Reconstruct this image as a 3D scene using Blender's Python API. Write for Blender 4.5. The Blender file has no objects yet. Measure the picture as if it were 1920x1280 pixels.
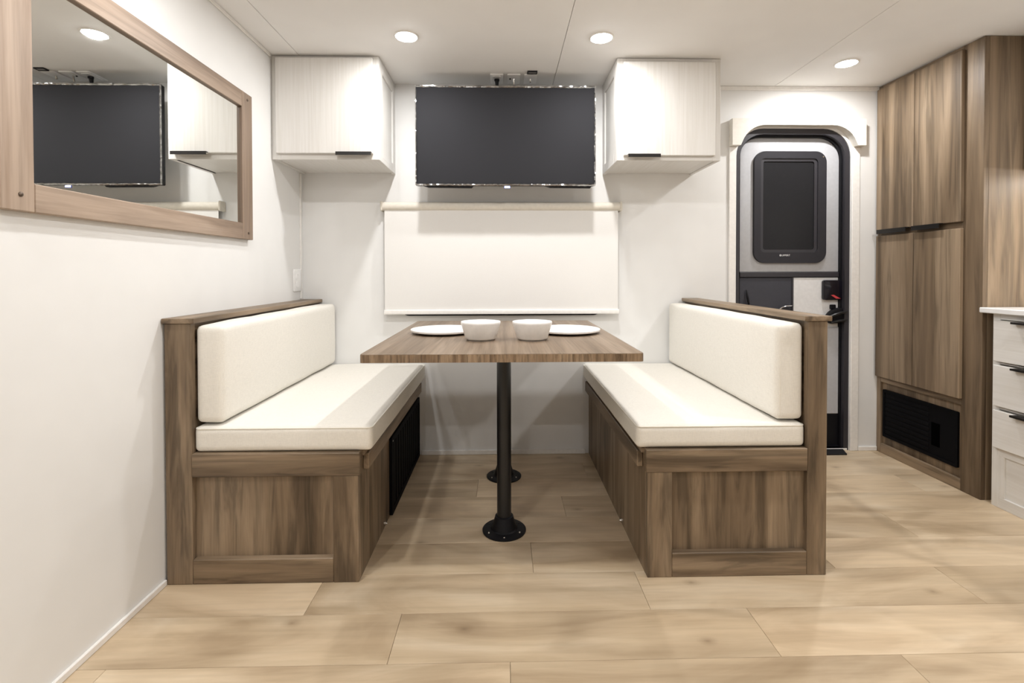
import bpy, bmesh, math, random
from mathutils import Vector, Matrix
random.seed(7)
S = bpy.context.scene
C = S.collection

# ------------------------------------------------------------------ camera
cam_d = bpy.data.cameras.new('camera'); cam = bpy.data.objects.new('camera', cam_d); C.objects.link(cam)
FPX, YAW, PIT, ROL, PX, PY = 903.12, 0.0211, 0.0137, -0.0019, 962.9, 521.45
fw = Vector((math.sin(YAW)*math.cos(PIT), math.cos(YAW)*math.cos(PIT), -math.sin(PIT)))
rt = Vector((math.cos(YAW), -math.sin(YAW), 0)); up = rt.cross(fw)
r2 = rt*math.cos(ROL)+up*math.sin(ROL); u2 = -rt*math.sin(ROL)+up*math.cos(ROL)
M = Matrix((r2, u2, -fw)).transposed().to_4x4(); M.translation = (0, 0, 0.98)
cam.matrix_world = M
cam_d.sensor_width = 36; cam_d.lens = FPX/1920*36
cam_d.shift_x = (960-PX)/1920; cam_d.shift_y = (PY-640)/1920
cam_d.clip_start = 0.02
S.camera = cam

# ------------------------------------------------------------------ world, exposure
w = bpy.data.worlds.new('world'); S.world = w; w.use_nodes = True
w.node_tree.nodes['Background'].inputs[0].default_value = (0.01, 0.011, 0.014, 1)
w.node_tree.nodes['Background'].inputs[1].default_value = 1
S.view_settings.view_transform = 'Standard'; S.view_settings.look = 'None'
S.view_settings.gamma = 1; S.view_settings.use_curve_mapping = False
S.view_settings.exposure = 0.0
LAMP_W, LAMP_C = 6.3, (1, .992, .985)          # a downlight's power and colour
S.cycles.diffuse_bounces = 4; S.cycles.max_bounces = 7; S.cycles.adaptive_threshold = 0.08; S.cycles.caustics_reflective = False; S.cycles.caustics_refractive = False; S.cycles.sample_clamp_indirect = 6

# ------------------------------------------------------------------ room numbers
XW, XR, YB, YF, ZC = -1.063, 2.65, 2.58, -3.6, 1.974
XT = 2.036            # face of the tall cupboard
YN = 1.519            # front of the benches

# ------------------------------------------------------------------ materials
def mat(name):
    m = bpy.data.materials.new(name); m.use_nodes = True
    return m, m.node_tree, m.node_tree.nodes['Principled BSDF']
def N(nt, t, **kw):
    n = nt.nodes.new(t)
    for k, v in kw.items(): setattr(n, k, v)
    return n
def objco(nt, scale, rnd=True):
    tc = N(nt, 'ShaderNodeTexCoord'); vec = tc.outputs['Object']
    if rnd:
        oi = N(nt, 'ShaderNodeObjectInfo')
        mu = N(nt, 'ShaderNodeVectorMath', operation='SCALE'); mu.inputs[0].default_value = (37.3, 19.7, 53.1)
        nt.links.new(oi.outputs['Random'], mu.inputs['Scale'])
        ad = N(nt, 'ShaderNodeVectorMath', operation='ADD')
        nt.links.new(vec, ad.inputs[0]); nt.links.new(mu.outputs[0], ad.inputs[1]); vec = ad.outputs[0]
    mp = N(nt, 'ShaderNodeMapping'); mp.inputs['Scale'].default_value = scale
    nt.links.new(vec, mp.inputs['Vector'])
    return mp.outputs[0]
def noise(nt, vec, scale, detail=4, rough=.55, dist=0.):
    n = N(nt, 'ShaderNodeTexNoise'); n.inputs['Scale'].default_value = scale; n.inputs['Detail'].default_value = detail
    n.inputs['Roughness'].default_value = rough; n.inputs['Distortion'].default_value = dist
    nt.links.new(vec, n.inputs['Vector']); return n.outputs['Fac']
def ramp(nt, fac, stops):
    r = N(nt, 'ShaderNodeValToRGB'); e = r.color_ramp.elements
    while len(e) < len(stops): e.new(.5)
    for el, (p, c) in zip(e, stops): el.position = p; el.color = (*c, 1)
    nt.links.new(fac, r.inputs[0]); return r.outputs[0]
def mixc(nt, mode, fac, a, b):
    m = N(nt, 'ShaderNodeMix', data_type='RGBA', blend_type=mode)
    for k, v in ((0, fac), (6, a), (7, b)):
        if hasattr(v, 'is_linked') or hasattr(v, 'node'): nt.links.new(v, m.inputs[k])
        else: m.inputs[k].default_value = v if k == 0 else (*v, 1)
    return m.outputs[2]
def bump(nt, bs, h, strength, dist=.001):
    b = N(nt, 'ShaderNodeBump'); b.inputs['Strength'].default_value = strength; b.inputs['Distance'].default_value = dist
    nt.links.new(h, b.inputs['Height']); nt.links.new(b.outputs[0], bs.inputs['Normal'])
def plain(name, col, rough=.5, metal=0, spec=.5, grain=0, gs=60):
    m, nt, bs = mat(name)
    bs.inputs['Roughness'].default_value = rough; bs.inputs['Metallic'].default_value = metal
    bs.inputs['Specular IOR Level'].default_value = spec
    n = noise(nt, objco(nt, (1, 1, 1), False), gs, 1)
    v = .03 if not grain else grain
    c = ramp(nt, n, [(.3, tuple(x*(1-v) for x in col)), (.7, tuple(min(1, x*(1+v)) for x in col))])
    nt.links.new(c, bs.inputs['Base Color'])
    return m
def wood(name, axis, dark, mid, light, wide=7., rough=.42, stretch=.09, con=.9):
    m, nt, bs = mat(name)
    sc = [1, 1, 1]; sc['xyz'.index(axis)] = stretch
    v = objco(nt, sc)
    a = noise(nt, v, wide, 5, .55, 1.1)
    b = noise(nt, v, wide*4., 4, .6, .6)
    sc2 = [1, 1, 1]; sc2['xyz'.index(axis)] = .02
    f = noise(nt, objco(nt, sc2), 190, 3, .6)
    c = ramp(nt, a, [(.34, dark), (.49, mid), (.63, light)])
    c2 = ramp(nt, b, [(.38, tuple(.52 for _ in '123')), (.50, (.92, .92, .92)), (.62, (1.1, 1.1, 1.1))])
    c = mixc(nt, 'MULTIPLY', con, c, c2)
    c3 = ramp(nt, f, [(.35, (.86, .86, .86)), (.6, (1.0, 1.0, 1.0))])
    c = mixc(nt, 'MULTIPLY', .8, c, c3)
    nt.links.new(c, bs.inputs['Base Color']); bs.inputs['Roughness'].default_value = rough; bs.inputs['Specular IOR Level'].default_value = .35
    bump(nt, bs, f, .12, .0006)
    return m
WD, WM, WL = (.112, .077, .047), (.200, .142, .090), (.305, .226, .150)
wood_z = wood('walnut_upright', 'z', WD, WM, WL)
wood_x = wood('walnut_across', 'x', WD, WM, WL)
wood_y = wood('walnut_lengthwise', 'y', WD, WM, WL)
TD, TM, TL = (.165, .118, .079), (.225, .165, .115), (.285, .217, .158)
wood_tall = wood('walnut_tall', 'z', WD, WM, WL, 7, stretch=.05, con=.8)
table_wood = wood('table_laminate', 'y', TD, TM, TL, 16, stretch=.035, con=.4)
edge_wood = wood('table_edge_laminate', 'z', (.17, .11, .065), (.27, .185, .115), (.36, .26, .17), 30)
MD, MM, ML = (.225, .160, .115), (.32, .237, .177), (.41, .315, .243)
mframe_y = wood('mirror_frame_wood_across', 'y', MD, MM, ML, 9, stretch=.06, con=.35)
mframe_z = wood('mirror_frame_wood_upright', 'z', MD, MM, ML, 9, stretch=.06, con=.35)

def floor_mat():
    m, nt, bs = mat('oak_plank')
    v = objco(nt, (.26, 1, 1))
    a = noise(nt, v, 5.0, 4, .55, 1.8)                       # broad tone
    # cathedral figure: rings of a warped field
    w1 = noise(nt, objco(nt, (.30, 1, 1)), 3.4, 2, .45, .5)
    mu = N(nt, 'ShaderNodeMath', operation='MULTIPLY'); nt.links.new(w1, mu.inputs[0]); mu.inputs[1].default_value = 26
    sn = N(nt, 'ShaderNodeMath', operation='SINE'); nt.links.new(mu.outputs[0], sn.inputs[0])
    mr = N(nt, 'ShaderNodeMapRange'); nt.links.new(sn.outputs[0], mr.inputs['Value']); mr.inputs['From Min'].default_value = -1
    b = noise(nt, objco(nt, (.05, 1, 1)), 60, 3, .6, .3)
    c = ramp(nt, a, [(.34, (.52, .397, .265)), (.46, (.60, .470, .322)), (.56, (.645, .515, .362)), (.68, (.71, .585, .43))])
    c = mixc(nt, 'MULTIPLY', .8, c, ramp(nt, mr.outputs[0], [(.0, (.80, .78, .75)), (.35, (.97, .965, .96)), (1, (1.06, 1.06, 1.05))]))
    c = mixc(nt, 'MULTIPLY', .7, c, ramp(nt, b, [(.3, (.84, .83, .81)), (.62, (1, 1, 1))]))
    k = N(nt, 'ShaderNodeTexVoronoi', voronoi_dimensions='2D'); k.inputs['Scale'].default_value = 2.6
    nt.links.new(objco(nt, (.6, 1, 1)), k.inputs['Vector'])
    c = mixc(nt, 'MULTIPLY', .6, c, ramp(nt, k.outputs['Distance'], [(.0, (.30, .25, .20)), (.018, (.62, .58, .54)), (.05, (.93, .92, .91)), (.11, (1, 1, 1))]))
    oi = N(nt, 'ShaderNodeObjectInfo')
    t = ramp(nt, oi.outputs['Random'], [(0, (.85, .84, .82)), (.5, (.96, .96, .955)), (1, (1.05, 1.045, 1.04))])
    c = mixc(nt, 'MULTIPLY', 1., c, t)
    nt.links.new(c, bs.inputs['Base Color']); bs.inputs['Roughness'].default_value = .40
    bump(nt, bs, b, .08, .0005)
    return m
oak = floor_mat()

def fabric_mat(name, col):
    m, nt, bs = mat(name)
    wv = [noise(nt, objco(nt, s, False), 520, 2, .5) for s in ((.12, 1, 1), (1, .12, 1), (1, 1, .12))]
    ad = N(nt, 'ShaderNodeMath', operation='ADD'); nt.links.new(wv[0], ad.inputs[0]); nt.links.new(wv[1], ad.inputs[1])
    ad2 = N(nt, 'ShaderNodeMath', operation='ADD'); nt.links.new(ad.outputs[0], ad2.inputs[0]); nt.links.new(wv[2], ad2.inputs[1])
    dv = N(nt, 'ShaderNodeMath', operation='DIVIDE'); nt.links.new(ad2.outputs[0], dv.inputs[0]); dv.inputs[1].default_value = 3
    c = ramp(nt, dv.outputs[0], [(.36, tuple(x*.90 for x in col)), (.55, col), (.66, tuple(min(1, x*1.03) for x in col))])
    nt.links.new(c, bs.inputs['Base Color']); bs.inputs['Roughness'].default_value = .95
    bs.inputs['Specular IOR Level'].default_value = .15
    bs.inputs['Sheen Weight'].default_value = .15
    bump(nt, bs, dv.outputs[0], .3, .0008)
    return m
linen = fabric_mat('cream_linen', (.80, .77, .705))
piping_m = plain('cream_piping', (.80, .765, .685), .9, 0, .2)
wall_m = plain('white_wall_board', (.80, .797, .785), .6, 0, .3, .012, 9)
ceil_m = plain('white_ceiling_board', (.86, .85, .835), .7, 0, .2, .012, 6)
seam_m = plain('ceiling_seam', (.74, .71, .68), .7)
trim_m = plain('white_trim', (.84, .82, .79), .4)
cream_m = plain('cream_laminate', (.80, .765, .70), .45)
def pale_wood(name, axis, k=1.):
    m, nt, bs = mat(name)
    sc = [1, 1, 1]; sc['xyz'.index(axis)] = .025
    f = noise(nt, objco(nt, sc), 120, 3, .6)
    g = noise(nt, objco(nt, [x if x < 1 else .3 for x in sc]), 18, 3, .6)
    c = ramp(nt, f, [(.32, (.70*k, .68*k, .645*k)), (.6, (.755*k, .74*k, .715*k))])
    c = mixc(nt, 'MULTIPLY', .5, c, ramp(nt, g, [(.3, (.95, .945, .93)), (.65, (1, 1, 1))]))
    nt.links.new(c, bs.inputs['Base Color']); bs.inputs['Roughness'].default_value = .42
    return m
pale_z = pale_wood('pale_ash_laminate_upright', 'z'); pale_x = pale_wood('pale_ash_laminate_across', 'x'); pale_y = pale_wood('pale_ash_laminate_lengthwise', 'y')
black_metal = plain('black_powder_coat', (.008, .008, .009), .38, .0, .5)
black_plastic = plain('black_plastic', (.006, .006, .008), .5, 0, .22)
vent_black = plain('vent_black', (.004, .004, .005), .7, 0, .08)
dark_plastic = plain('charcoal_plastic', (.028, .027, .032), .5, 0, .25)
seal_m = plain('dark_rubber_seal', (.030, .028, .034), .5)
pull_m = plain('dark_bronze_pull', (.020, .018, .017), .35, .4)
screw_m = plain('steel_screw', (.55, .53, .50), .25, 1)
bronze_screw = plain('dark_screw', (.12, .09, .07), .35, .8)
chrome = plain('chrome', (.70, .70, .72), .12, 1)
grey_panel = plain('light_grey_door_skin', (.48, .485, .505), .5)
white_panel = plain('white_door_skin', (.76, .76, .765), .45)
navy_m = plain('dark_slate_screen', (.042, .043, .055), .7)
porcelain = plain('white_melamine', (.83, .81, .78), .28)
counter_m = plain('white_countertop', (.80, .80, .80), .22, 0, .5, .05, 14)
rubber_mat = plain('black_rubber_mat', (.006, .006, .007), .8)
red_m = plain('red_sticker', (.55, .06, .07), .3)
white_plate = plain('white_plastic', (.92, .92, .915), .35)
screen_m = plain('dark_grey_screen', (.027, .027, .030), .75, 0, .08, .03, 900)
glass_dark = plain('tinted_pane', (.018, .018, .020), .35, 0, .15)
text_m = plain('white_print', (.8, .8, .8), .5)
sub_m = plain('subfloor', (.16, .11, .07), .8)
core_m = plain('cupboard_core', (.10, .07, .05), .8)
shade_m = plain('white_blind_cloth', (.765, .75, .725), .85, 0, .2, .015, 300)
roller_m = plain('cream_roller', (.69, .645, .565), .55, 0, .3)
def mirror_mat():
    m, nt, bs = mat('silvered_glass'); bs.inputs['Metallic'].default_value = 1; bs.inputs['Roughness'].default_value = .012
    n = noise(nt, objco(nt, (1, 1, 1)), 3, 2)
    nt.links.new(ramp(nt, n, [(.3, (.855, .865, .845)), (.7, (.875, .88, .86))]), bs.inputs['Base Color']); return m
mirror_m = mirror_mat()
def film_mat():
    m, nt, bs = mat('clear_wrap'); out = nt.nodes['Material Output']
    tr = N(nt, 'ShaderNodeBsdfTransparent'); gl = N(nt, 'ShaderNodeBsdfGlossy'); gl.inputs['Roughness'].default_value = .12
    gl.inputs['Color'].default_value = (.95, .95, .95, 1)
    n = noise(nt, objco(nt, (1, 1, 2)), 45, 3); mx = N(nt, 'ShaderNodeMixShader')
    rr = N(nt, 'ShaderNodeMapRange'); rr.inputs['From Min'].default_value = .35; rr.inputs['From Max'].default_value = .65
    rr.inputs['To Min'].default_value = .25; rr.inputs['To Max'].default_value = .8
    nt.links.new(n, rr.inputs['Value']); nt.links.new(rr.outputs[0], mx.inputs[0])
    nt.links.new(tr.outputs[0], mx.inputs[1]); nt.links.new(gl.outputs[0], mx.inputs[2]); nt.links.new(mx.outputs[0], out.inputs[0])
    nt.nodes.remove(bs); return m
film_m = film_mat()
def emit_mat(name, col, st):
    m, nt, bs = mat(name); bs.inputs['Base Color'].default_value = (*[min(1, c) for c in col], 1)
    bs.inputs['Emission Color'].default_value = (*col, 1); bs.inputs['Emission Strength'].default_value = st
    tc = N(nt, 'ShaderNodeTexCoord'); return m
lamp_m = emit_mat('lit_lens', LAMP_C, 60)
strip_m = emit_mat('lit_strip_lens', (1, .93, .84), 120)
led_m = emit_mat('blue_indicator', (.62, .70, 1.0), 3.0)

# ------------------------------------------------------------------ geometry helpers
def box(bm, x0, x1, y0, y1, z0, z1, bev=.0, seg=1):
    t = bmesh.new()
    vs = [t.verts.new((x, y, z)) for x in (x0, x1) for y in (y0, y1) for z in (z0, z1)]
    for f in ((0, 1, 3, 2), (4, 6, 7, 5), (0, 4, 5, 1), (2, 3, 7, 6), (0, 2, 6, 4), (1, 5, 7, 3)): t.faces.new([vs[i] for i in f])
    bmesh.ops.recalc_face_normals(t, faces=t.faces)
    if bev: bmesh.ops.bevel(t, geom=list(t.edges), offset=min(bev, .45*min(x1-x0, y1-y0, z1-z0)), segments=seg, affect='EDGES', profile=.5)
    merge(bm, t); return bm
def merge(bm, t):
    me = bpy.data.meshes.new('tmp'); t.to_mesh(me); t.free(); bm.from_mesh(me); bpy.data.meshes.remove(me)
def put(axis, u, v, t): return {'y': (u, t, v), 'x': (t, u, v), 'z': (u, v, t)}[axis]
def prism(bm, pts, t0, t1, axis='y', bev=0):
    t = bmesh.new()
    a = [t.verts.new(put(axis, u, v, t0)) for u, v in pts]; b = [t.verts.new(put(axis, u, v, t1)) for u, v in pts]
    t.faces.new(a); t.faces.new(b[::-1]); n = len(pts)
    caps = list(t.faces)
    for i in range(n): t.faces.new((a[i], b[i], b[(i+1) % n], a[(i+1) % n]))
    bmesh.ops.recalc_face_normals(t, faces=t.faces)
    if bev:
        bmesh.ops.bevel(t, geom=[e for f in caps for e in f.edges], offset=bev, segments=2, affect='EDGES', profile=.5)
    merge(bm, t); return bm
def ring(bm, outer, inner, t0, t1, axis='y'):
    t = bmesh.new(); n = len(outer)
    q = [[t.verts.new(put(axis, u, v, d)) for u, v in p] for p in (outer, inner) for d in (t0, t1)]
    o0, o1, i0, i1 = q
    for i in range(n):
        j = (i+1) % n
        for A, B in ((o0, o1), (i1, i0), (i0, o0), (o1, i1)): t.faces.new((A[i], A[j], B[j], B[i]))
    bmesh.ops.recalc_face_normals(t, faces=t.faces); merge(bm, t); return bm
def rrect(x0, x1, z0, z1, r, n=6):
    p = []
    rs = r if isinstance(r, (list, tuple)) else [r]*4           # corners: bottom-left, bottom-right, top-right, top-left
    for (cx, cz, a0), q in zip(((x0, z0, 180), (x1, z0, 270), (x1, z1, 0), (x0, z1, 90)), rs):
        ox = cx+q if cx == x0 else cx-q; oz = cz+q if cz == z0 else cz-q
        for k in range(n+1):
            a = math.radians(a0+90*k/n); p.append((ox+q*math.cos(a), oz+q*math.sin(a)))
    return p
def lathe(bm, prof, cx, cy, seg=40, z0=0):
    t = bmesh.new(); rows = []
    for r, z in prof:
        if r < 1e-6: rows.append([t.verts.new((cx, cy, z0+z))]); continue
        rows.append([t.verts.new((cx+r*math.cos(2*math.pi*k/seg), cy+r*math.sin(2*math.pi*k/seg), z0+z)) for k in range(seg)])
    for A, B in zip(rows, rows[1:]):
        for k in range(seg):
            l = (k+1) % seg
            if len(A) == 1 and len(B) == 1: continue
            if len(A) == 1: t.faces.new((A[0], B[k], B[l]))
            elif len(B) == 1: t.faces.new((A[k], A[l], B[0]))
            else: t.faces.new((A[k], A[l], B[l], B[k]))
    bmesh.ops.recalc_face_normals(t, faces=t.faces); merge(bm, t); return bm
def tube(bm, pts, r, seg=10, closed=False, caps=True):
    t = bmesh.new(); P = [Vector(p) for p in pts]; n = len(P); rows = []
    up0 = None
    for i, p in enumerate(P):
        a = P[(i-1) % n] if closed or i else p; b = P[(i+1) % n] if closed or i < n-1 else p
        d = (b-a).normalized()
        if up0 is None: up0 = d.orthogonal().normalized()
        up0 = (up0-d*up0.dot(d)).normalized(); s = d.cross(up0)
        rr = r[i] if isinstance(r, (list, tuple)) else r
        rows.append([t.verts.new(p+rr*(up0*math.cos(2*math.pi*k/seg)+s*math.sin(2*math.pi*k/seg))) for k in range(seg)])
    m = n if closed else n-1
    for i in range(m):
        A, B = rows[i], rows[(i+1) % n]
        for k in range(seg): t.faces.new((A[k], A[(k+1) % seg], B[(k+1) % seg], B[k]))
    if caps and not closed: t.faces.new(rows[0][::-1]); t.faces.new(rows[-1])
    bmesh.ops.recalc_face_normals(t, faces=t.faces); merge(bm, t); return bm
def cyl(bm, p0, p1, r, seg=16): return tube(bm, [p0, p1], r, seg)
def pillow(bm, x0, x1, y0, y1, z0, z1, r, puff, n=26, seed=0, flat=()):
    """a stuffed cushion: rounded box with softly swollen faces and small dents"""
    t = bmesh.new(); c = Vector(((x0+x1)/2, (y0+y1)/2, (z0+z1)/2)); h = Vector(((x1-x0)/2, (y1-y0)/2, (z1-z0)/2))
    from mathutils import noise as mn
    def split(L):
        m = max(3, int(n*min(1, L/.5)))
        e = [-1+2*i/m for i in range(m+1)]
        k = min(.45, r/L*1.0)
        return sorted(set(e+[-1+k*q for q in (.35, .75, 1.3)]+[1-k*q for q in (.35, .75, 1.3)]))
    g = [split(h[i]) for i in range(3)]; vd = {}
    def vert(a, b, d):
        key = (round(a, 5), round(b, 5), round(d, 5))
        if key in vd: return vd[key]
        p = Vector((a*h.x, b*h.y, d*h.z))
        q = Vector([max(-(h[i]-r), min(h[i]-r, p[i])) for i in range(3)])
        dv = p-q
        if dv.length > 1e-9:
            o = q+dv.normalized()*r
        else: o = p
        f = (1-a*a)*(1-b*b), (1-a*a)*(1-d*d), (1-b*b)*(1-d*d)
        for ax, sg in flat:
            if (a, b, d)[ax]*sg > .999: puff_ = 0; break
        else: puff_ = 1
        if not puff_: vd[key] = t.verts.new(c+o); return vd[key]
        if abs(d) > .999: o.z += math.copysign(puff[2]*f[0]**.6, d)
        if abs(b) > .999: o.y += math.copysign(puff[1]*f[1]**.6, b)
        if abs(a) > .999: o.x += math.copysign(puff[0]*f[2]**.6, a)
        nz = mn.noise_vector((o+Vector((seed*7.1, 3.3, seed)))*7)*.0022+mn.noise_vector((o+Vector((seed, 1.3, seed)))*22)*.0008
        for ax, sg in flat: nz[ax] *= .0 if (a, b, d)[ax]*sg > -.2 else 1
        vd[key] = t.verts.new(c+o+nz); return vd[key]
    for ax in range(3):
        i, j = [k for k in range(3) if k != ax]
        for s in (-1, 1):
            for u0, u1 in zip(g[i], g[i][1:]):
                for v0, v1 in zip(g[j], g[j][1:]):
                    q = []
                    for u, v in ((u0, v0), (u1, v0), (u1, v1), (u0, v1)):
                        k = [0, 0, 0]; k[ax] = s; k[i] = u; k[j] = v; q.append(vert(*k))
                    t.faces.new(q)
    bmesh.ops.recalc_face_normals(t, faces=t.faces); merge(bm, t); return bm
def thing(name, label, cat, loc, group=None, kind=None):
    o = bpy.data.objects.new(name, None); C.objects.link(o); o.location = loc; o.empty_display_size = .05
    tag(o, label, cat, group, kind); return o
def tag(o, label=None, cat=None, group=None, kind=None):
    for k, v in (('label', label), ('category', cat), ('group', group), ('kind', kind)):
        if v: o[k] = v
def base(o):
    v = Vector((0, 0, 0))
    while o: v += o.location; o = o.parent
    return v
def obj(name, bm, m, parent=None, label=None, sharp=32, origin=None):
    off = base(parent) if parent else Vector(origin or (0, 0, 0))
    bmesh.ops.translate(bm, verts=bm.verts, vec=-off)
    me = bpy.data.meshes.new(name); bm.to_mesh(me); bm.free(); me.materials.append(m)
    for p in me.polygons: p.use_smooth = True
    me.set_sharp_from_angle(angle=math.radians(sharp))
    o = bpy.data.objects.new(name, me); C.objects.link(o)
    if parent: o.parent = parent
    else: o.location = off
    if label: o['label'] = label
    return o
def B(name, m, parent, *a, bev=.0015, label=None, origin=None):
    return obj(name, box(bmesh.new(), *a, bev=bev), m, parent, label, origin=origin)
def structure(o, label=None): o['kind'] = 'structure'; o['label'] = label; return o
nb = bmesh.new
def words(name, s, size, loc, parent, m, rot=(math.pi/2, 0, 0)):
    cu = bpy.data.curves.new(name, 'FONT'); cu.body = s; cu.size = size; cu.extrude = .0002; cu.align_x = 'LEFT'
    t = bpy.data.objects.new('tmp', cu); C.objects.link(t)
    me = bpy.data.meshes.new_from_object(t.evaluated_get(bpy.context.evaluated_depsgraph_get()))
    bpy.data.objects.remove(t)
    me.transform(Matrix.Rotation(rot[0], 4, 'X')); me.materials.clear(); me.materials.append(m)
    o = bpy.data.objects.new(name, me); C.objects.link(o); o.parent = parent; o.location = Vector(loc)-base(parent); return o

# ================================================================== the room
fl = structure(B('floor', sub_m, None, XW-.05, XR+.05, YF-.05, YB+.08, -.05, -.0085, bev=0), 'light oak plank floor')
RW, PL, GAP = .178, .998, .0009
OFF = {-1: .015, 0: -.293, 1: .425, 2: .096, 3: .53, 4: .25, 5: -.12, 6: .40, 7: .0}
full = None
i0 = int(math.floor((YF-1.197)/RW))
for i in range(i0, 9):
    y0, y1 = 1.197+RW*i, 1.197+RW*(i+1)
    y0c, y1c = max(y0, YF), min(y1, YB+.075)
    if y1c-y0c < .01: continue
    o = OFF.get(i, (i*.377) % 1.0); k = math.floor((XW-o)/PL)
    x = o+k*PL
    while x < XR:
        a, b = max(x, XW), min(x+PL, XR)
        if b-a > .01:
            whole = b-a > PL-1e-4 and y1c-y0c > RW-1e-4
            if whole and full:
                p = full.copy(); C.objects.link(p); p.parent = fl; p.location = ((a+b)/2, (y0c+y1c)/2, 0)
            else:
                w2, d2 = (b-a)/2-GAP/2, (y1c-y0c)/2-GAP/2
                bm = box(nb(), -w2, w2, -d2, d2, -.008, 0, bev=.0006)
                p = obj('plank', bm, oak, None); p.parent = fl; p.location = ((a+b)/2, (y0c+y1c)/2, 0)
                if whole: full = p
        x += PL

ce = structure(B('ceiling', seam_m, None, XW-.05, XR+.05, YF-.05, YB+.1, ZC+.008, ZC+.05, bev=0), 'white panelled ceiling')
edges = [XW, -.935, .265, 1.46, XR]
for a, b in zip(edges, edges[1:]):
    B('ceiling_panel', ceil_m, ce, a+.0011, b-.0011, YF, YB+.001, ZC, ZC+.008, bev=.0006)
structure(B('wall_left', wall_m, None, XW-.05, XW, YF-.05, YB+.1, -.05, ZC+.05, bev=0), 'plain white left wall')
structure(B('wall_right', wall_m, None, XR, XR+.05, YF-.05, YB+.1, -.05, ZC+.05, bev=0), 'plain white wall behind the kitchen units')
rear_m = plain('rear_room_cladding', (.50, .45, .40), .6)
structure(B('wall_front', rear_m, None, XW-.05, XR+.05, YF-.05, YF, -.05, ZC+.05, bev=0), 'pale clad wall far behind the camera')
# back wall with the arched doorway
DX0, DX1, DZ, DR = 1.257, 1.884, 1.750, .150
bm = nb()
pts = [(XW-.05, -.05), (DX0, -.05), (DX0, DZ-DR)]
pts += [(DX0+DR-DR*math.cos(math.radians(a)), DZ-DR+DR*math.sin(math.radians(a))) for a in range(10, 91, 10)]
pts += [(DX1-DR+DR*math.sin(math.radians(a)), DZ-DR+DR*math.cos(math.radians(a))) for a in range(0, 91, 10)]
pts += [(DX1, -.05), (XR+.05, -.05), (XR+.05, ZC+.05), (XW-.05, ZC+.05)]
structure(obj('wall_back', prism(nb(), pts, YB, YB+.09), wall_m), 'white end wall behind the dinette')
structure(B('baseboard_left', trim_m, None, XW, XW+.009, YF, YN-.001, 0, .019, bev=.002), 'thin white baseboard along the left wall')
structure(B('baseboard_back', trim_m, None, -.44, .44, YB-.009, YB, 0, .024, bev=.002), 'thin white baseboard under the table')
structure(B('baseboard_right', trim_m, None, 1.932, XT-.001, YB-.009, YB, 0, .024, bev=.002), 'short white baseboard beside the entry door')
structure(B('trim_1', trim_m, None, XW, XW+.006, YB-.04, YB-.024, .84, 1.495, bev=.001), 'slim white corner strip beside the outlet')
structure(B('trim_2', trim_m, None, 1.022, XT-.001, YB-.008, YB, ZC-.022, ZC, bev=.002), 'slim white ceiling strip above the entry door')
structure(B('trim_3', trim_m, None, XW, XW+.008, YF, 2.225, ZC-.014, ZC, bev=.002), 'slim white ceiling strip along the left wall')
structure(B('trim_4', trim_m, None, 1.886, 1.930, YB-.010, YB, 0, 1.650, bev=.003), 'white door casing to the right of the entry door')
structure(B('trim_5', trim_m, None, 1.214, 1.254, YB-.010, YB, 0, 1.650, bev=.003), 'white door casing to the left of the entry door')
# arched head trim over the door
A0, A1, AB, AT, AR = 1.217, 1.938, 1.650, 1.791, .135
al, ar_, az = 1.262, 1.893, 1.757
pts = [(A0, AB), (al, AB)]
pts += [(al+AR-AR*math.cos(math.radians(a)), az-AR+AR*math.sin(math.radians(a))) for a in range(20, 91, 10)]
pts += [(ar_-AR+AR*math.sin(math.radians(a)), az-AR+AR*math.cos(math.radians(a))) for a in range(0, 71, 10)]
pts += [(ar_, AB), (A1, AB), (A1, AT), (A0, AT)]
structure(obj('trim_6', prism(nb(), pts, YB-.042, YB-.0005), cream_m), 'cream arched head trim above the entry door')

# ------------------------------------------------------------------ entry door
d = thing('door_1', 'grey entry door with a dark rounded window and black latch', None, (1.57, YB+.05, 0), kind='structure')
out = rrect(DX0+.001, DX1-.001, -.004, DZ-.001, [.001, .001, DR, DR], 9); inn = rrect(DX0+.020, DX1-.026, .012, DZ-.030, [.001, .001, DR-.02, DR-.02], 9)
obj('seal_frame', ring(nb(), out, inn, YB+.004, YB+.085), seal_m, d)
out2 = rrect(DX0+.0145, DX1-.018, .008, DZ-.02, [.001, .001, DR-.012, DR-.012], 9); inn2 = rrect(DX0+.027, DX1-.034, .016, DZ-.040, [.001, .001, DR-.03, DR-.03], 9)
obj('inner_seal', ring(nb(), out2, inn2, YB+.026, YB+.05), black_plastic, d)
YD = YB+.045
obj('upper_panel', prism(nb(), rrect(1.300, 1.874, .976, 1.712, [.004, .004, .10, .10], 8), YD, YD+.03, bev=.002), grey_panel, d)
B('backing_board', black_plastic, d, 1.262, 1.878, YD+.022, YD+.04, .0, 1.70)
B('crossbar', seal_m, d, 1.298, 1.878, YD-.006, YD+.022, .946, .975, bev=.003)
wf = obj('window_frame', ring(nb(), rrect(1.372, 1.772, 1.024, 1.635, .06, 8), rrect(1.408, 1.724, 1.082, 1.596, .022, 8), YD-.016, YD+.001), dark_plastic, d, 'charcoal window frame')
obj('inner_rim', ring(nb(), rrect(1.407, 1.725, 1.081, 1.597, .022, 8), rrect(1.424, 1.707, 1.098, 1.581, .012, 8), YD-.010, YD+.001), seal_m, wf)
obj('pane', prism(nb(), rrect(1.420, 1.711, 1.094, 1.585, .012, 6), YD-.004, YD-.0005), glass_dark, wf, 'dark tinted pane')
obj('screw', cyl(nb(), (1.752, YD-.018, 1.605), (1.752, YD-.015, 1.605), .004), screw_m, wf)
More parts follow.
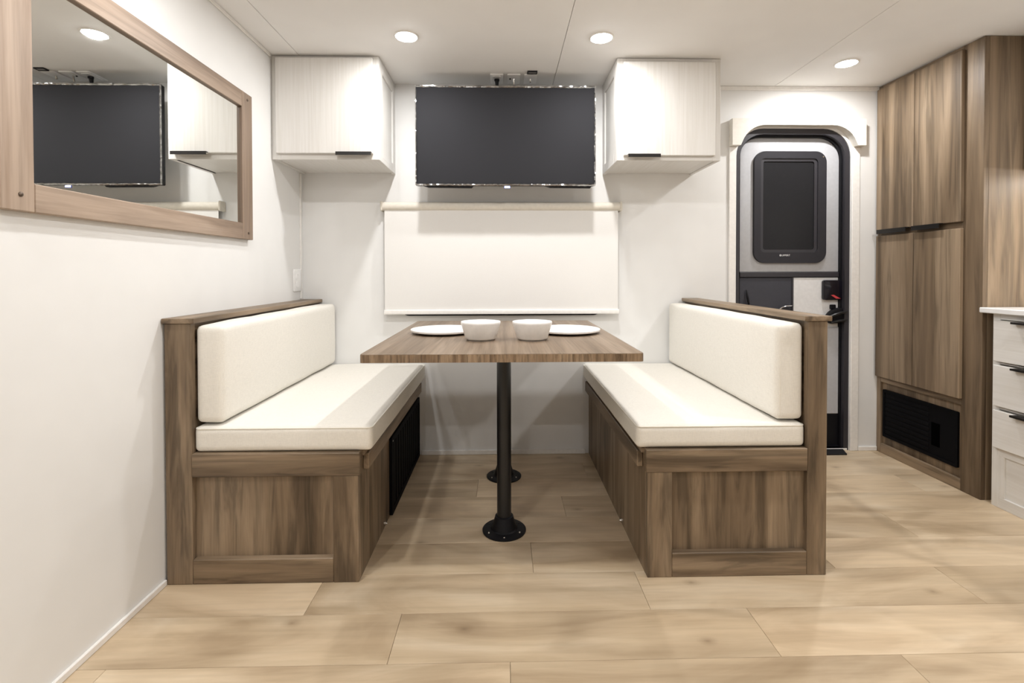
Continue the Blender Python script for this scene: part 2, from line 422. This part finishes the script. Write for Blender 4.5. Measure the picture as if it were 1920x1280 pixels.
words('lettering', 'LIPPERT', .0135, (1.5245, YD-.0165, 1.062), wf, text_m)
obj('emblem', ring(nb(), rrect(1.513, 1.522, 1.0615, 1.0715, .004, 4), rrect(1.5155, 1.5195, 1.064, 1.069, .0015, 4), YD-.0168, YD-.016), text_m, wf)
B('dark_panel', navy_m, d, 1.300, 1.592, YD+.002, YD+.02, .20, .944, bev=.002, label='dark slate panel')
B('edge_bar', seal_m, d, 1.590, 1.600, YD-.004, YD+.02, .20, .944, bev=.002)
B('latch_panel', white_panel, d, 1.601, 1.877, YD, YD+.02, .20, .944, bev=.002, label='white latch panel')
lb = obj('latch_box', prism(nb(), rrect(1.757, 1.871, .821, .930, .012, 5), YD-.022, YD, bev=.003), plain('gloss_black', (.006, .005, .010), .12), d, 'glossy black latch box')
for sx, sz in ((1.768, .920), (1.860, .917), (1.768, .831), (1.859, .836), (1.797, .917), (1.797, .868)):
    obj('screw', lathe(nb(), [(0, .0015), (.003, .001), (.0045, -.001), (.0045, -.002)], 0, 0, 12), screw_m, lb)
    s_ = bpy.context.scene.collection.objects[-1]; s_.location = (sx-1.57, YD-.0225-(YB+.05), sz); s_.rotation_euler = (math.pi/2, 0, 0)
obj('red_tab', prism(nb(), [(1.795, .848), (1.811, .850), (1.849, .829), (1.823, .829)], YD-.0245, YD-.0215), red_m, lb)
B('striker_tab', black_plastic, d, 1.802, 1.833, YD-.012, YD, .770, .795, bev=.003)
hd = obj('lever_handle', prism(nb(), [(1.750, .728), (1.774, .735), (1.792, .756), (1.815, .772), (1.845, .778), (1.885, .774), (1.885, .700), (1.800, .690), (1.76, .708)], YD-.03, YD, bev=.006), black_plastic, d, 'curved black door handle')
obj('grip', tube(nb(), [(1.770, YD-.034, .724), (1.80, YD-.048, .742), (1.83, YD-.05, .752), (1.872, YD-.038, .756)], .008, 10), black_metal, hd)
obj('lower_lever', tube(nb(), [(1.79, YD-.034, .700), (1.825, YD-.046, .708), (1.872, YD-.036, .712)], .008, 10), black_metal, hd)
B('kick_panel', grey_panel, d, 1.310, 1.877, YD-.006, YD+.012, .190, .672, bev=.003)
B('sill_panel', black_plastic, d, 1.275, 1.878, YD-.004, YD+.02, .012, .186, bev=.002)
obj('strap', tube(nb(), [(1.336, YD-.004, .878), (1.337, YD-.010, .850), (1.341, YD-.012, .825), (1.347, YD-.010, .800), (1.350, YD-.002, .772)], [.0015, .005, .006, .005, .002], 8), black_plastic, d)
obj('grab_rail', tube(nb(), [(1.497, YD, .745), (1.503, YD-.018, .762), (1.520, YD-.028, .780), (1.545, YD-.03, .789), (1.575, YD-.028, .790), (1.590, YD-.004, .790)], .0042, 10), chrome, d, 'thin chrome grab rail')
obj('grab_plate', prism(nb(), rrect(1.51, 1.587, .70, .781, .03, 6), YD-.010, YD+.003, bev=.003), dark_plastic, d)
B('threshold', trim_m, d, 1.262, 1.879, YB+.002, YB+.045, -.001, .012, bev=.003)

# ------------------------------------------------------------------ window behind the blind
wi = thing('window_1', 'black framed window hidden behind the white roller blind', None, (0, YB, .745), kind='structure')
obj('window_frame', ring(nb(), rrect(-.54, .52, .747, 1.29, .04), rrect(-.50, .48, .787, 1.25, .02), YB-.018, YB-.0005), black_plastic, wi)
B('pane', glass_dark, wi, -.505, .485, YB-.008, YB-.001, .782, 1.255, bev=.0)

# ================================================================== downlights
def downlight(x, y, label):
    t = thing('ceiling_light', label, 'ceiling light', (x, y, ZC), 'round ceiling downlights')
    obj('trim_ring', lathe(nb(), [(.0440, -.0035), (.0455, -.0050), (.050, -.0040), (.053, -.0005), (.0440, -.0005), (.0440, -.0035)], x, y, 32, ZC), trim_m, t)
    obj('lens', lathe(nb(), [(0, -.0125), (.026, -.0105), (.038, -.0068), (.0435, -.0020)], x, y, 14, ZC), lamp_m, t)
    ld = bpy.data.lights.new('lamp', 'AREA'); ld.shape = 'DISK'; ld.size = .052; ld.energy = LAMP_W; ld.color = LAMP_C
    lo = bpy.data.objects.new('lamp', ld); C.objects.link(lo); lo.parent = t; lo.location = (0, 0, -.0135)
downlight(-.407, 2.055, 'round lit ceiling downlight near the left white wall cupboard')
downlight(.419, 2.052, 'round lit ceiling downlight near the right white wall cupboard')
downlight(1.642, 2.282, 'round lit ceiling downlight in front of the tall walnut cupboard')
for y, s, xs in ((1.21, 'just out of view over the table front', (-.65, .40, 1.75)), (.13, 'above the camera', (-.88, None, 1.67)), (-1.10, 'behind the camera', (-.40, None, .42)), (-2.35, 'added far behind the camera as fill', (-.40, None, .42))):  # the farthest row is added, unseen fill that lifts the ambient light
    for x, q in zip(xs, ('left', 'middle', 'right')):
        if x is None: continue
        downlight(x, y, 'lit ceiling downlight %s, %s of its row' % (s, q))

# ================================================================== benches
def bench(sd, name, label):
    """sd=-1 left, +1 right"""
    xo = 1.0605 if sd < 0 else 1.043; X = lambda a, b: (min(sd*a, sd*b), max(sd*a, sd*b))
    t = thing(name, label, 'bench', (sd*.75, YN, 0), 'dinette benches')
    xi = .4585
    B('end_post', wood_z, t, *X(.976, xo-.004), YN, YN+.024, 0, .820, bev=.002)
    obj('top_cap', prism(nb(), [(sd*(xo if sd < 0 else xo+.006), YN-.006), (sd*.961, YN-.006), (sd*.961, YB-.004), (sd*(xo if sd < 0 else xo+.006), YB-.004)], .820, .8365, 'z', bev=.002), wood_y, t)
    B('back_panel', wood_y, t, *X(.981, xo-.006), YN+.024, YB-.002, .0, .8195)
    B('top_rail', wood_x, t, *X(xi-.004, .976), YN-.001, YN+.026, .338, .411, bev=.002)
    B('stile', wood_z, t, *X(xi, .538), YN, YN+.026, 0, .338, bev=.0015)
    B('bottom_rail', wood_x, t, *X(.538, .976), YN, YN+.026, 0, .078, bev=.0025)
    B('front_panel', wood_z, t, *X(.536, .980), YN+.021, YN+.027, .076, .340, bev=0)
    sp = wood_z
    B('side_panel', sp, t, *X(xi, xi+.015), YN+.0262, YB-.001, 0, .392, bev=0)
    B('seat_deck', wood_y, t, *X(xi-.012, .981), YN+.027, YB-.002, .392, .4085, bev=.001)
    B('cleat', wood_y, t, *X(xi-.020, xi-.0002), YN+.048, YB-.004, .338, .391, bev=.003)
    obj('floor_bolt', tube(nb(), [(sd*(xi-.012), 1.838, .018), (sd*(xi-.004), 1.838, .020), (sd*(xi+.004), 1.838, .020)], [.003, .006, .006], 10), screw_m, t)
    if sd < 0:
        v = obj('vent_grille', ring(nb(), rrect(1.925, 2.560, .004, .316, .006, 3), rrect(1.950, 2.540, .028, .292, .004, 3), -.4583, -.446, 'x'), vent_black, t, 'black vent grille')
        B('grille_plate', vent_black, v, -.4583, -.4535, 1.945, 2.545, .02, .30, bev=0)
        k = 0
        for yy in range(12):
            a = 1.958+yy*.0487
            B('slat', vent_black, v, -.4535, -.4475, a, a+.036, .03, .290, bev=.002)
        obj('screw', cyl(nb(), (-.448, 1.94, .30), (-.445, 1.94, .30), .004), screw_m, v)
    return t
bench(-1, 'dinette_bench', 'walnut dinette bench against the left wall, with black side vent')
bench(1, 'dinette_bench', 'walnut dinette bench in front of the entry door')

def cushion(name, label, dims, r, puff, seam, seed, grp, flat):
    x0, x1, y0, y1, z0, z1 = dims
    t = thing(name, label, 'cushion', ((x0+x1)/2, (y0+y1)/2, z0), grp)
    obj('cover', pillow(nb(), *dims, r, puff, seed=seed, flat=flat), linen, t, sharp=70)
    for pth in seam: obj('piping', tube(nb(), pth, .0022, 6, closed=True), piping_m, t)
def loop(x0, x1, y0, y1, z, r):
    return [(u, v, z) for u, v in rrect(x0, x1, y0, y1, r, 5)]
def loopx(y0, y1, z0, z1, x, r):
    return [(x, u, v) for u, v in rrect(y0, y1, z0, z1, r, 5)]
cushion('seat_cushion', 'cream linen seat cushion on the left bench', (-.9745, -.417, 1.528, 2.572, .4122, .493), .016, (.002, .002, .004),
        [loop(-.9725, -.418, 1.529, 2.571, .4865, .016)], 1, 'dinette seat cushions', ((2, -1), (0, -1)))
cushion('seat_cushion', 'cream linen seat cushion on the right bench', (.426, .9745, 1.528, 2.572, .4122, .488), .016, (.002, .002, .004),
        [loop(.427, .9725, 1.529, 2.571, .4815, .016)], 2, 'dinette seat cushions', ((2, -1), (0, 1)))
cushion('back_cushion', 'cream linen back cushion leaning on the left bench back', (-.9745, -.886, 1.538, 2.560, .5015, .8125), .018, (.005, .002, .002),
        [loopx(1.540, 2.558, .5035, .8105, -.900, .018)], 3, 'dinette back cushions', ((0, -1),))
cushion('back_cushion', 'cream linen back cushion leaning on the right bench back', (.883, .9745, 1.538, 2.560, .4965, .8105), .018, (.005, .002, .002),
        [loopx(1.540, 2.558, .4985, .8085, .897, .018)], 4, 'dinette back cushions', ((0, 1),))

# ================================================================== table
t = thing('dining_table', 'walnut laminate dinette table on two black pedestal legs', 'table', (0, 1.955, 0))
tt = obj('tabletop', prism(nb(), rrect(-.4355, .4295, 1.4605, 2.4505, .012, 5), .7075, .7305, 'z', bev=.0015), table_wood, t)
obj('edge_band', ring(nb(), rrect(-.436, .430, 1.460, 2.451, .012, 5), rrect(-.434, .428, 1.462, 2.449, .011, 5), .7045, .7285, 'z'), edge_wood, tt)
def leg(y, t):
    l = obj('leg', lathe(nb(), [(0, .02), (.0268, .02), (.0268, .700), (0, .700)], .001, y, 32), black_metal, t)
    f = obj('floor_flange', lathe(nb(), [(0, 0), (.082, 0), (.0825, .004), (.078, .0065), (.052, .009), (.047, .013), (.036, .048), (.034, .056), (.030, .058), (.0265, .058)], .001, y, 48), black_plastic, l)
    obj('top_flange', lathe(nb(), [(.0265, .668), (.034, .670), (.048, .692), (.080, .698), (.082, .7042), (0, .7042)], .001, y, 40), black_plastic, l)
    for k in range(6):
        a = math.radians(30+60*k)
        obj('screw', lathe(nb(), [(0, .0105), (.003, .0100), (.0042, .0080), (.0042, .006)], .001+.066*math.cos(a), y+.066*math.sin(a), 10), screw_m if k in (3, 4, 5) else black_metal, l)
leg(1.816, t); leg(2.297, t)

def plate(x, y, label):
    t = thing('plate', label, 'plate', (x, y, .7305), 'white dinner plates')
    obj('plate_body', lathe(nb(), [(0, .003), (.085, .003), (.095, .004), (.130, .0135), (.1315, .0165), (.1330, .0175), (.1345, .016), (.1335, .010), (.098, .0012), (.088, .0012), (.086, .0022), (0, .0022)], x, y, 56, .7305), porcelain, t, sharp=50)
    obj('foot_ring', lathe(nb(), [(.086, .0022), (.088, 0), (.094, 0), (.097, .0016), (.097, .003), (.086, .003)], x, y, 48, .7305), plain('unglazed_foot', (.25, .23, .21), .7), t)
plate(-.243, 1.974, 'flat white dinner plate behind the left bowl')
plate(.260, 1.964, 'flat white dinner plate behind the right bowl')
def bowl(x, y, label):
    t = thing('bowl', label, 'bowl', (x, y, .7305), 'white bowls')
    obj('bowl_body', lathe(nb(), [(0, .006), (.046, .006), (.052, .010), (.0685, .063), (.0700, .0665), (.0718, .0675), (.0732, .066), (.0725, .060), (.0565, .008), (.054, .0045), (.050, .004), (0, .004)], x, y, 56, .7305), porcelain, t, sharp=50)
    obj('foot_ring', lathe(nb(), [(.042, .004), (.043, 0), (.049, 0), (.050, .0042)], x, y, 48, .7305), plain('grey_foot', (.33, .31, .29), .6), t)
bowl(-.0835, 1.768, 'white tapered bowl in front of the left plate')
bowl(.1055, 1.764, 'white tapered bowl in front of the right plate')

# ================================================================== television
TX0, TX1, TZ0, TZ1, TY = -.433, .461, 1.407, 1.902, 2.400
t = thing('television', 'flat television with dark grey screen between the white wall cupboards', 'television', ((TX0+TX1)/2, TY+.06, TZ0))
B('housing', black_plastic, t, TX0+.002, TX1-.002, TY+.006, TY+.035, TZ0+.002, TZ1-.002, bev=.004)
obj('bezel', ring(nb(), rrect(TX0, TX1, TZ0, TZ1, .004, 3), rrect(TX0+.007, TX1-.007, TZ0+.012, TZ1-.009, .002, 3), TY, TY+.010), black_plastic, t)
B('screen', screen_m, t, TX0+.006, TX1-.006, TY+.0035, TY+.0075, TZ0+.011, TZ1-.008, bev=0)
B('rear_cover', black_plastic, t, TX0+.10, TX1-.10, TY+.033, TY+.075, TZ0+.06, TZ1-.07, bev=.012)
for a, b in ((TX0+.030, TX0+.285), (TX1-.255, TX1-.014)):
    obj('speaker_foot', prism(nb(), [(a, TZ0+.003), (a+.03, TZ0-.006), (b-.01, TZ0-.008), (b, TZ0+.003)], TY+.008, TY+.034, bev=.001), black_plastic, t, 'black speaker bar under the screen')
li = B('indicator', plain('blue_sticker', (.05, .06, .35), .4), t, .004, .036, TY+.004, TY+.009, TZ0-.0130, TZ0+.001, bev=.001, label='small lit blue indicator')
B('indicator_lens', led_m, li, .0065, .0335, TY+.0028, TY+.0045, TZ0-.0110, TZ0-.0015, bev=.0005)
# crinkled protective film around the bezel
def film(a, b, horizontal, seed):
    rnd = random.Random(seed); bm = nb(); rows = []; L = (Vector(b)-Vector(a)).length; n = int(L/.008)
    for i in range(n+1):
        p = Vector(a).lerp(Vector(b), i/n); j = [rnd.uniform(-1, 1) for _ in range(4)]
        if horizontal: q = [(0, .002, -.006+.0008*j[0]), (0, -.0022+.0012*j[1], -.002+.001*j[2]), (0, -.0020+.0012*j[3], .003+.001*j[0]), (0, .004, .0052+.0012*j[1])]
        else: q = [(-.005+.0006*j[0], .002, 0), (-.0015+.0008*j[2], -.002+.0012*j[1], 0), (.002+.0008*j[0], -.0018+.0012*j[3], 0), (.0036+.0008*j[1], .004, 0)]
        rows.append([bm.verts.new(p+Vector(v)) for v in q])
    for A, Bq in zip(rows, rows[1:]):
        for k in range(3): bm.faces.new((A[k], A[k+1], Bq[k+1], Bq[k]))
    r = bmesh.ops.solidify(bm, geom=bm.faces[:], thickness=.0003)
    return bm
obj('wrap_film', film((TX0-.002, TY-.001, TZ1-.004), (TX1+.002, TY-.001, TZ1-.004), True, 1), film_m, t, 'crinkled clear protective film', sharp=15)
obj('wrap_film', film((TX0-.002, TY-.001, TZ0+.005), (TX1+.002, TY-.001, TZ0+.005), True, 2), film_m, t, sharp=15)
obj('wrap_film', film((TX0+.002, TY-.001, TZ0+.002), (TX0+.002, TY-.001, TZ1-.002), False, 3), film_m, t, sharp=15)
obj('wrap_film', film((TX1-.002, TY-.001, TZ0+.002), (TX1-.002, TY-.001, TZ1-.002), False, 4), film_m, t, sharp=15)
mt = B('wall_bracket', black_metal, t, -.12, .15, YB-.016, YB-.0005, 1.52, 1.80, bev=.003)
B('bracket_arm', black_metal, mt, -.06, -.03, TY+.074, YB-.015, 1.60, 1.72, bev=.002)
B('bracket_arm', black_metal, mt, .06, .09, TY+.074, YB-.015, 1.60, 1.72, bev=.002)

# ------------------------------------------------------------------ roller blind
t = thing('roller_blind', 'closed white roller blind below the television', 'blind', (-.008, YB, .756))
rl = obj('roller_tube', cyl(nb(), (-.632, 2.553, 1.3235), (.617, 2.553, 1.3235), .0235, 28), roller_m, t)
B('end_bracket', roller_m, t, -.642, -.631, 2.526, YB-.0005, 1.297, 1.350, bev=.004)
B('end_bracket', roller_m, t, .616, .627, 2.526, YB-.0005, 1.297, 1.350, bev=.004)
B('blind_cloth', shade_m, t, -.623, .608, 2.5435, 2.5447, .772, 1.312, bev=0)
obj('hem_bar', prism(nb(), [(2.532, .757), (2.530, .764), (2.533, .778), (2.542, .781), (2.551, .778), (2.553, .764), (2.551, .757)], -.625, .612, 'x', bev=.001), trim_m, t)

# ------------------------------------------------------------------ edge pull
def pull(parent, p, along, out, length, drop=.016, depth=.020):
    """angled edge pull: flat tab under the door edge with a turned-down lip; p = start corner on the door face"""
    p = Vector(p); a = Vector(along); o = Vector(out); z = Vector((0, 0, 1)); bm = nb()
    prof = [(-.012, 0), (depth, 0), (depth, -drop), (depth-.003, -drop), (depth-.003, -.003), (-.012, -.003)]
    rows = []
    for s, ins in ((0, .0), (length, .0)):
        rows.append([bm.verts.new(p+a*(s)+o*u+z*v) for u, v in prof])
    n = len(prof)
    for i in range(n): bm.faces.new((rows[0][i], rows[1][i], rows[1][(i+1) % n], rows[0][(i+1) % n]))
    bm.faces.new(rows[0]); bm.faces.new(rows[1][::-1])
    bmesh.ops.recalc_face_normals(bm, faces=bm.faces)
    return obj('pull', bm, pull_m, parent, 'dark edge pull')

# ================================================================== white wall cupboards by the TV
def wall_cupboard(x0, x1, inner, door, pullx, label):
    Y0, Z0, Z1 = 2.246, 1.498, ZC-.002
    t = thing('wall_cupboard', label, 'cupboard', ((x0+x1)/2, YB, Z0), 'white wall cupboards')
    outer = x1 if inner == x0 else x0
    B('top_panel', pale_y, t, x0+.02, x1-.02, Y0+.02, YB-.001, Z1-.02, Z1)
    B('bottom_panel', pale_y, t, x0+.016, x1-.016, Y0+.018, YB-.001, Z0+.006, Z0+.020)
    B('back_panel', pale_y, t, x0+.016, x1-.016, YB-.008, YB-.001, Z0+.02, Z1-.02)
    so = (x0, x0+.016) if outer == x0 else (x1-.016, x1)
    B('outer_side', pale_z, t, *so, Y0+.018, YB-.001, Z0, Z1)
    si = (x0, x0+.018) if inner == x0 else (x1-.018, x1)
    # inner side: frame around a recessed panel
    s = B('inner_side', pale_z, t, si[0]+.008 if inner == x0 else si[0], si[1] if inner == x0 else si[1]-.008, Y0+.018, YB-.001, Z0+.002, Z1-.002, bev=0)
    for nm, a in (('side_stile', (Y0+.018, Y0+.068, Z0, Z1)), ('side_stile', (YB-.052, YB-.001, Z0, Z1)), ('side_rail', (Y0+.068, YB-.052, Z1-.055, Z1)), ('side_rail', (Y0+.068, YB-.052, Z0, Z0+.045))):
        B(nm, pale_z if 'stile' in nm else pale_y, s, *si, *a, bev=.0015)
    # face frame
    for nm, a in (('face_stile', (x0, x0+.04, Z0, Z1)), ('face_stile', (x1-.04, x1, Z0, Z1)), ('face_rail', (x0+.04, x1-.04, Z1-.04, Z1)), ('face_rail', (x0+.04, x1-.04, Z0, Z0+.045))):
        B(nm, pale_z if 'stile' in nm else pale_x, t, a[0], a[1], Y0, Y0+.018, a[2], a[3], bev=.001)
    dr = B('cupboard_door', pale_z, t, door[0], door[1], Y0-.018, Y0-.0005, door[2], door[3], bev=.002)
    pull(dr, (pullx[0], Y0-.018, door[2]+.004), (1, 0, 0), (0, -1, 0), pullx[1]-pullx[0], .015, .016)
wall_cupboard(XW+.0008, -.572, -.572, (-1.038, -.598, 1.5235, 1.959), (-.762, -.602), 'white wall cupboard in the left corner beside the mirror')
wall_cupboard(.532, 1.019, .532, (.560, .988, 1.518, 1.951), (.577, .727), 'white wall cupboard between the television and the entry door')

# ================================================================== mirror
t = thing('wall_mirror', 'wood framed rectangular mirror on the left wall', 'mirror', (XW, 1.53, 1.114))
my0, my1, mz0, mz1 = 1.022, 2.030, 1.113, 1.706; fwid = .064
mx0, mx1 = XW+.0005, XW+.022
B('frame_stile', mframe_z, t, mx0, mx1, my1-fwid-.012, my1, mz0, mz1, bev=.002)
B('frame_stile', mframe_z, t, mx0, mx1, my0, my0+fwid+.010, mz0, mz1, bev=.002)
B('frame_rail', mframe_y, t, mx0, mx1-.0006, my0+fwid+.0105, my1-fwid-.0125, mz0, mz0+fwid, bev=.002)
B('frame_rail', mframe_y, t, mx0, mx1-.0006, my0+fwid+.0105, my1-fwid-.0125, mz1-fwid, mz1, bev=.002)
B('mirror_glass', mirror_m, t, mx0+.002, mx0+.010, my0+fwid, my1-fwid, mz0+fwid-.008, mz1-fwid+.008, bev=0)
for yy, zz in ((my0+.042, mz0+.036), (my0+.042, mz1-.034), (my1-.036, mz0+.026), (my1-.036, mz1-.026)):
    obj('screw', tube(nb(), [(mx1-.001, yy, zz), (mx1+.0015, yy, zz), (mx1+.003, yy, zz)], [.0055, .005, .002], 14), bronze_screw, t)

# ------------------------------------------------------------------ outlets
t = thing('wall_outlet', 'white outlet plate on the left wall under the cupboard', 'outlet', (XW, 2.50, .881))
obj('cover_plate', prism(nb(), rrect(2.455, 2.545, .881, .994, .006, 4), XW+.0003, XW+.006, 'x', bev=.0015), white_plate, t)
for zz in (.915, .955):
    obj('socket', prism(nb(), rrect(2.482, 2.518, zz-.014, zz+.014, .008, 4), XW+.005, XW+.008, 'x'), white_plate, t)
def ceiling_plate(x0, x1, label, kind):
    t = thing('ceiling_outlet', label, 'outlet', ((x0+x1)/2, 2.49, ZC), 'white plates on the ceiling above the television')
    obj('cover_plate', prism(nb(), rrect(x0, x1, 2.432, 2.548, .004, 3), ZC-.0065, ZC-.0003, 'z', bev=.0015), white_plate, t)
    cx = (x0+x1)/2
    if kind == 0: obj('socket', prism(nb(), rrect(cx-.020, cx+.020, 2.445, 2.535, .006, 3), ZC-.009, ZC-.006, 'z'), white_plate, t)
    if kind == 1:
        obj('jack', cyl(nb(), (cx-.018, 2.480, ZC-.006), (cx-.018, 2.480, ZC-.0105), .0042), black_plastic, t)
        obj('jack', tube(nb(), [(cx+.001, 2.482, ZC-.006), (cx+.001, 2.484, ZC-.018), (cx+.002, 2.49, ZC-.032)], .004, 8), screw_m, t)
    if kind == 2: obj('jack', tube(nb(), [(cx, 2.482, ZC-.006), (cx, 2.484, ZC-.016), (cx, 2.488, ZC-.022)], .0042, 8), screw_m, t)
ceiling_plate(-.064, .001, 'white ceiling plate with black plug above the television', 0)
ceiling_plate(.022, .087, 'middle one of the three white ceiling plates above the television', 1)
ceiling_plate(.108, .173, 'white ceiling plate next to the small black port', 2)
t = thing('media_port', 'small black rectangular port on the ceiling above the television', 'port', (.146, 2.41, ZC))
obj('port_frame', ring(nb(), rrect(.121, .171, 2.394, 2.426, .002, 2), rrect(.126, .166, 2.401, 2.419, .001, 2), ZC-.006, ZC-.0003, 'z'), black_plastic, t)
B('port_face', plain('port_grey', (.30, .28, .27), .5), t, .125, .167, 2.400, 2.420, ZC-.004, ZC-.0004, bev=0)
t = thing('power_cord', 'black plug and cord hanging behind the television', 'cord', (-.031, 2.485, ZC-.009))
obj('plug', tube(nb(), [(-.031, 2.482, ZC-.0092), (-.031, 2.483, ZC-.018), (-.031, 2.485, ZC-.020), (-.031, 2.487, ZC-.044)], [.013, .013, .010, .007], 14), black_plastic, t)
obj('cord', tube(nb(), [(-.031, 2.487, ZC-.042), (-.031, 2.491, 1.89), (-.034, 2.494, 1.86), (-.045, 2.490, 1.82), (-.055, 2.4815, 1.79)], .0042, 8), black_plastic, t)

# ================================================================== tall cupboard
PY0, PY1 = 2.004, YB-.001; zt = ZC-.002
t = thing('tall_cupboard', 'tall walnut cupboard with four doors beside the entry door', 'cupboard', (2.34, 2.29, 0))
B('carcass', core_m, t, XT+.03, XR-.002, PY0+.02, PY1, .0, zt, bev=0)
B('end_panel', wood_tall, t, XT+.0222, XR-.002, PY0+.0005, PY0+.018, 0, zt, bev=.0005)
B('front_stile', wood_tall, t, XT, XT+.022, PY0, 2.095, 0, zt, bev=.0015)
B('front_stile', wood_tall, t, XT, XT+.028, 2.552, PY1, 0, zt, bev=.002)
B('front_rail', wood_y, t, XT, XT+.028, 2.095, 2.552, 1.945, zt, bev=.001)
B('front_rail', wood_y, t, XT, XT+.028, 2.095, 2.552, 1.155, 1.212, bev=.001)
B('front_rail', wood_y, t, XT, XT+.028, 2.095, 2.552, .382, .440, bev=.002)
B('front_rail', wood_y, t, XT, XT+.028, 2.095, 2.552, 0, .050, bev=.002)
B('base_panel', wood_tall, t, XT+.014, XT+.026, 2.094, 2.553, .048, .384, bev=0)
for (a, b) in ((2.335, 2.570), (2.088, 2.332)):
    u = B('upper_door', wood_tall, t, XT-.018, XT-.0005, a, b, 1.197, 1.952, bev=.002)
    pull(u, (XT-.018, a+(.022 if a > 2.2 else .085), 1.199), (0, 1, 0), (-1, 0, 0), .185 if a > 2.2 else .150, .022, .020)
    B('lower_door', wood_tall, t, XT-.018, XT-.0005, a, b, .412, 1.168, bev=.002)
g = obj('vent_cover', ring(nb(), rrect(2.114, 2.542, .092, .345, .006, 3), rrect(2.128, 2.530, .106, .331, .004, 3), XT+.004, XT+.0138, 'x'), vent_black, t, 'black vent cover')
B('vent_plate', vent_black, g, XT+.008, XT+.0138, 2.126, 2.532, .104, .333, bev=0)
for k in range(9):
    z = .113+k*.0242
    B('louvre', vent_black, g, XT+.0055, XT+.009, 2.262, 2.528, z, z+.016, bev=.0015)
B('slot', plain('void_black', (.0015, .0015, .0015), .9, 0, 0), g, XT+.0065, XT+.009, 2.205, 2.250, .150, .260, bev=.001)

# ================================================================== kitchen run
def base_unit(y0, y1, label):
    t = thing('base_cupboard', label, 'cupboard', ((XT+XR)/2, (y0+y1)/2, 0), 'white kitchen drawer units')
    X0 = 2.046
    B('carcass', cream_m, t, X0+.019, XR-.002, y0+.001, y1-.001, 0, .8028, bev=0)
    for a, b in ((y0+.0005, y0+.03), (y1-.03, y1-.0005)): B('face_stile', pale_z, t, X0, X0+.0185, a, b, 0, .8028, bev=.001)
    for a, b in ((.779, .8028), (.596, .602), (.409, .418), (.215, .246), (0, .045)): B('face_rail', pale_y, t, X0, X0+.0185, y0+.03, y1-.03, a, b, bev=.001)
    for a, b in ((.607, .776), (.423, .592), (.250, .406)):
        dr = B('drawer_front', pale_y, t, X0-.018, X0-.0005, y0+.018, y1-.018, a, b, bev=.002)
        pull(dr, (X0-.018, y1-.105-.17, b+.0005), (0, 1, 0), (-1, 0, 0), .17, .008, .022)
    s = B('plinth_panel', pale_y, t, X0+.008, X0+.018, y0+.03, y1-.03, .045, .216, bev=0)
    for a in ((y0+.03, y0+.052, .045, .215), (y1-.052, y1-.03, .045, .215)): B('panel_stile', pale_z, s, X0, X0+.010, *a, bev=.001)
base_unit(1.480, 1.968, 'white kitchen drawer unit next to the tall walnut cupboard')
base_unit(.990, 1.478, 'white kitchen drawer unit nearer the camera, out at the right')
t = B('countertop', counter_m, None, 2.016, XR-.001, .975, 1.999, .8032, .8255, bev=.003, origin=(2.33, 1.49, .8032))
tag(t, 'white kitchen countertop above the drawer units', 'countertop')
t = thing('wall_cupboard', 'white kitchen wall cupboard at the right edge, against the walnut cupboard', 'cupboard', (2.42, 1.6, 1.404))
B('carcass', pale_z, t, 2.222, XR-.002, 1.21, 2.002, 1.404, zt, bev=.001)
for a, b in ((1.615, 1.998), (1.214, 1.612)):
    B('cupboard_door', pale_z, t, 2.203, 2.2215, a, b, 1.408, zt-.012, bev=.002)
t = thing('strip_light', 'lit strip lamp under the kitchen wall cupboard', 'strip light', (2.40, 1.60, 1.395))
B('strip_housing', white_plate, t, 2.385, 2.415, 1.30, 1.94, 1.3945, 1.4035, bev=.002)
B('strip_lens', strip_m, t, 2.389, 2.411, 1.305, 1.935, 1.3915, 1.3945, bev=0)

# ------------------------------------------------------------------ mat
t = thing('door_mat', 'black rubber mat at the foot of the entry door', 'mat', (1.53, 2.57, 0))
obj('mat_body', prism(nb(), [(1.262, 2.512), (1.826, 2.512), (1.852, 2.5795), (1.262, 2.5795)], .0005, .010, 'z', bev=.003), rubber_mat, t)
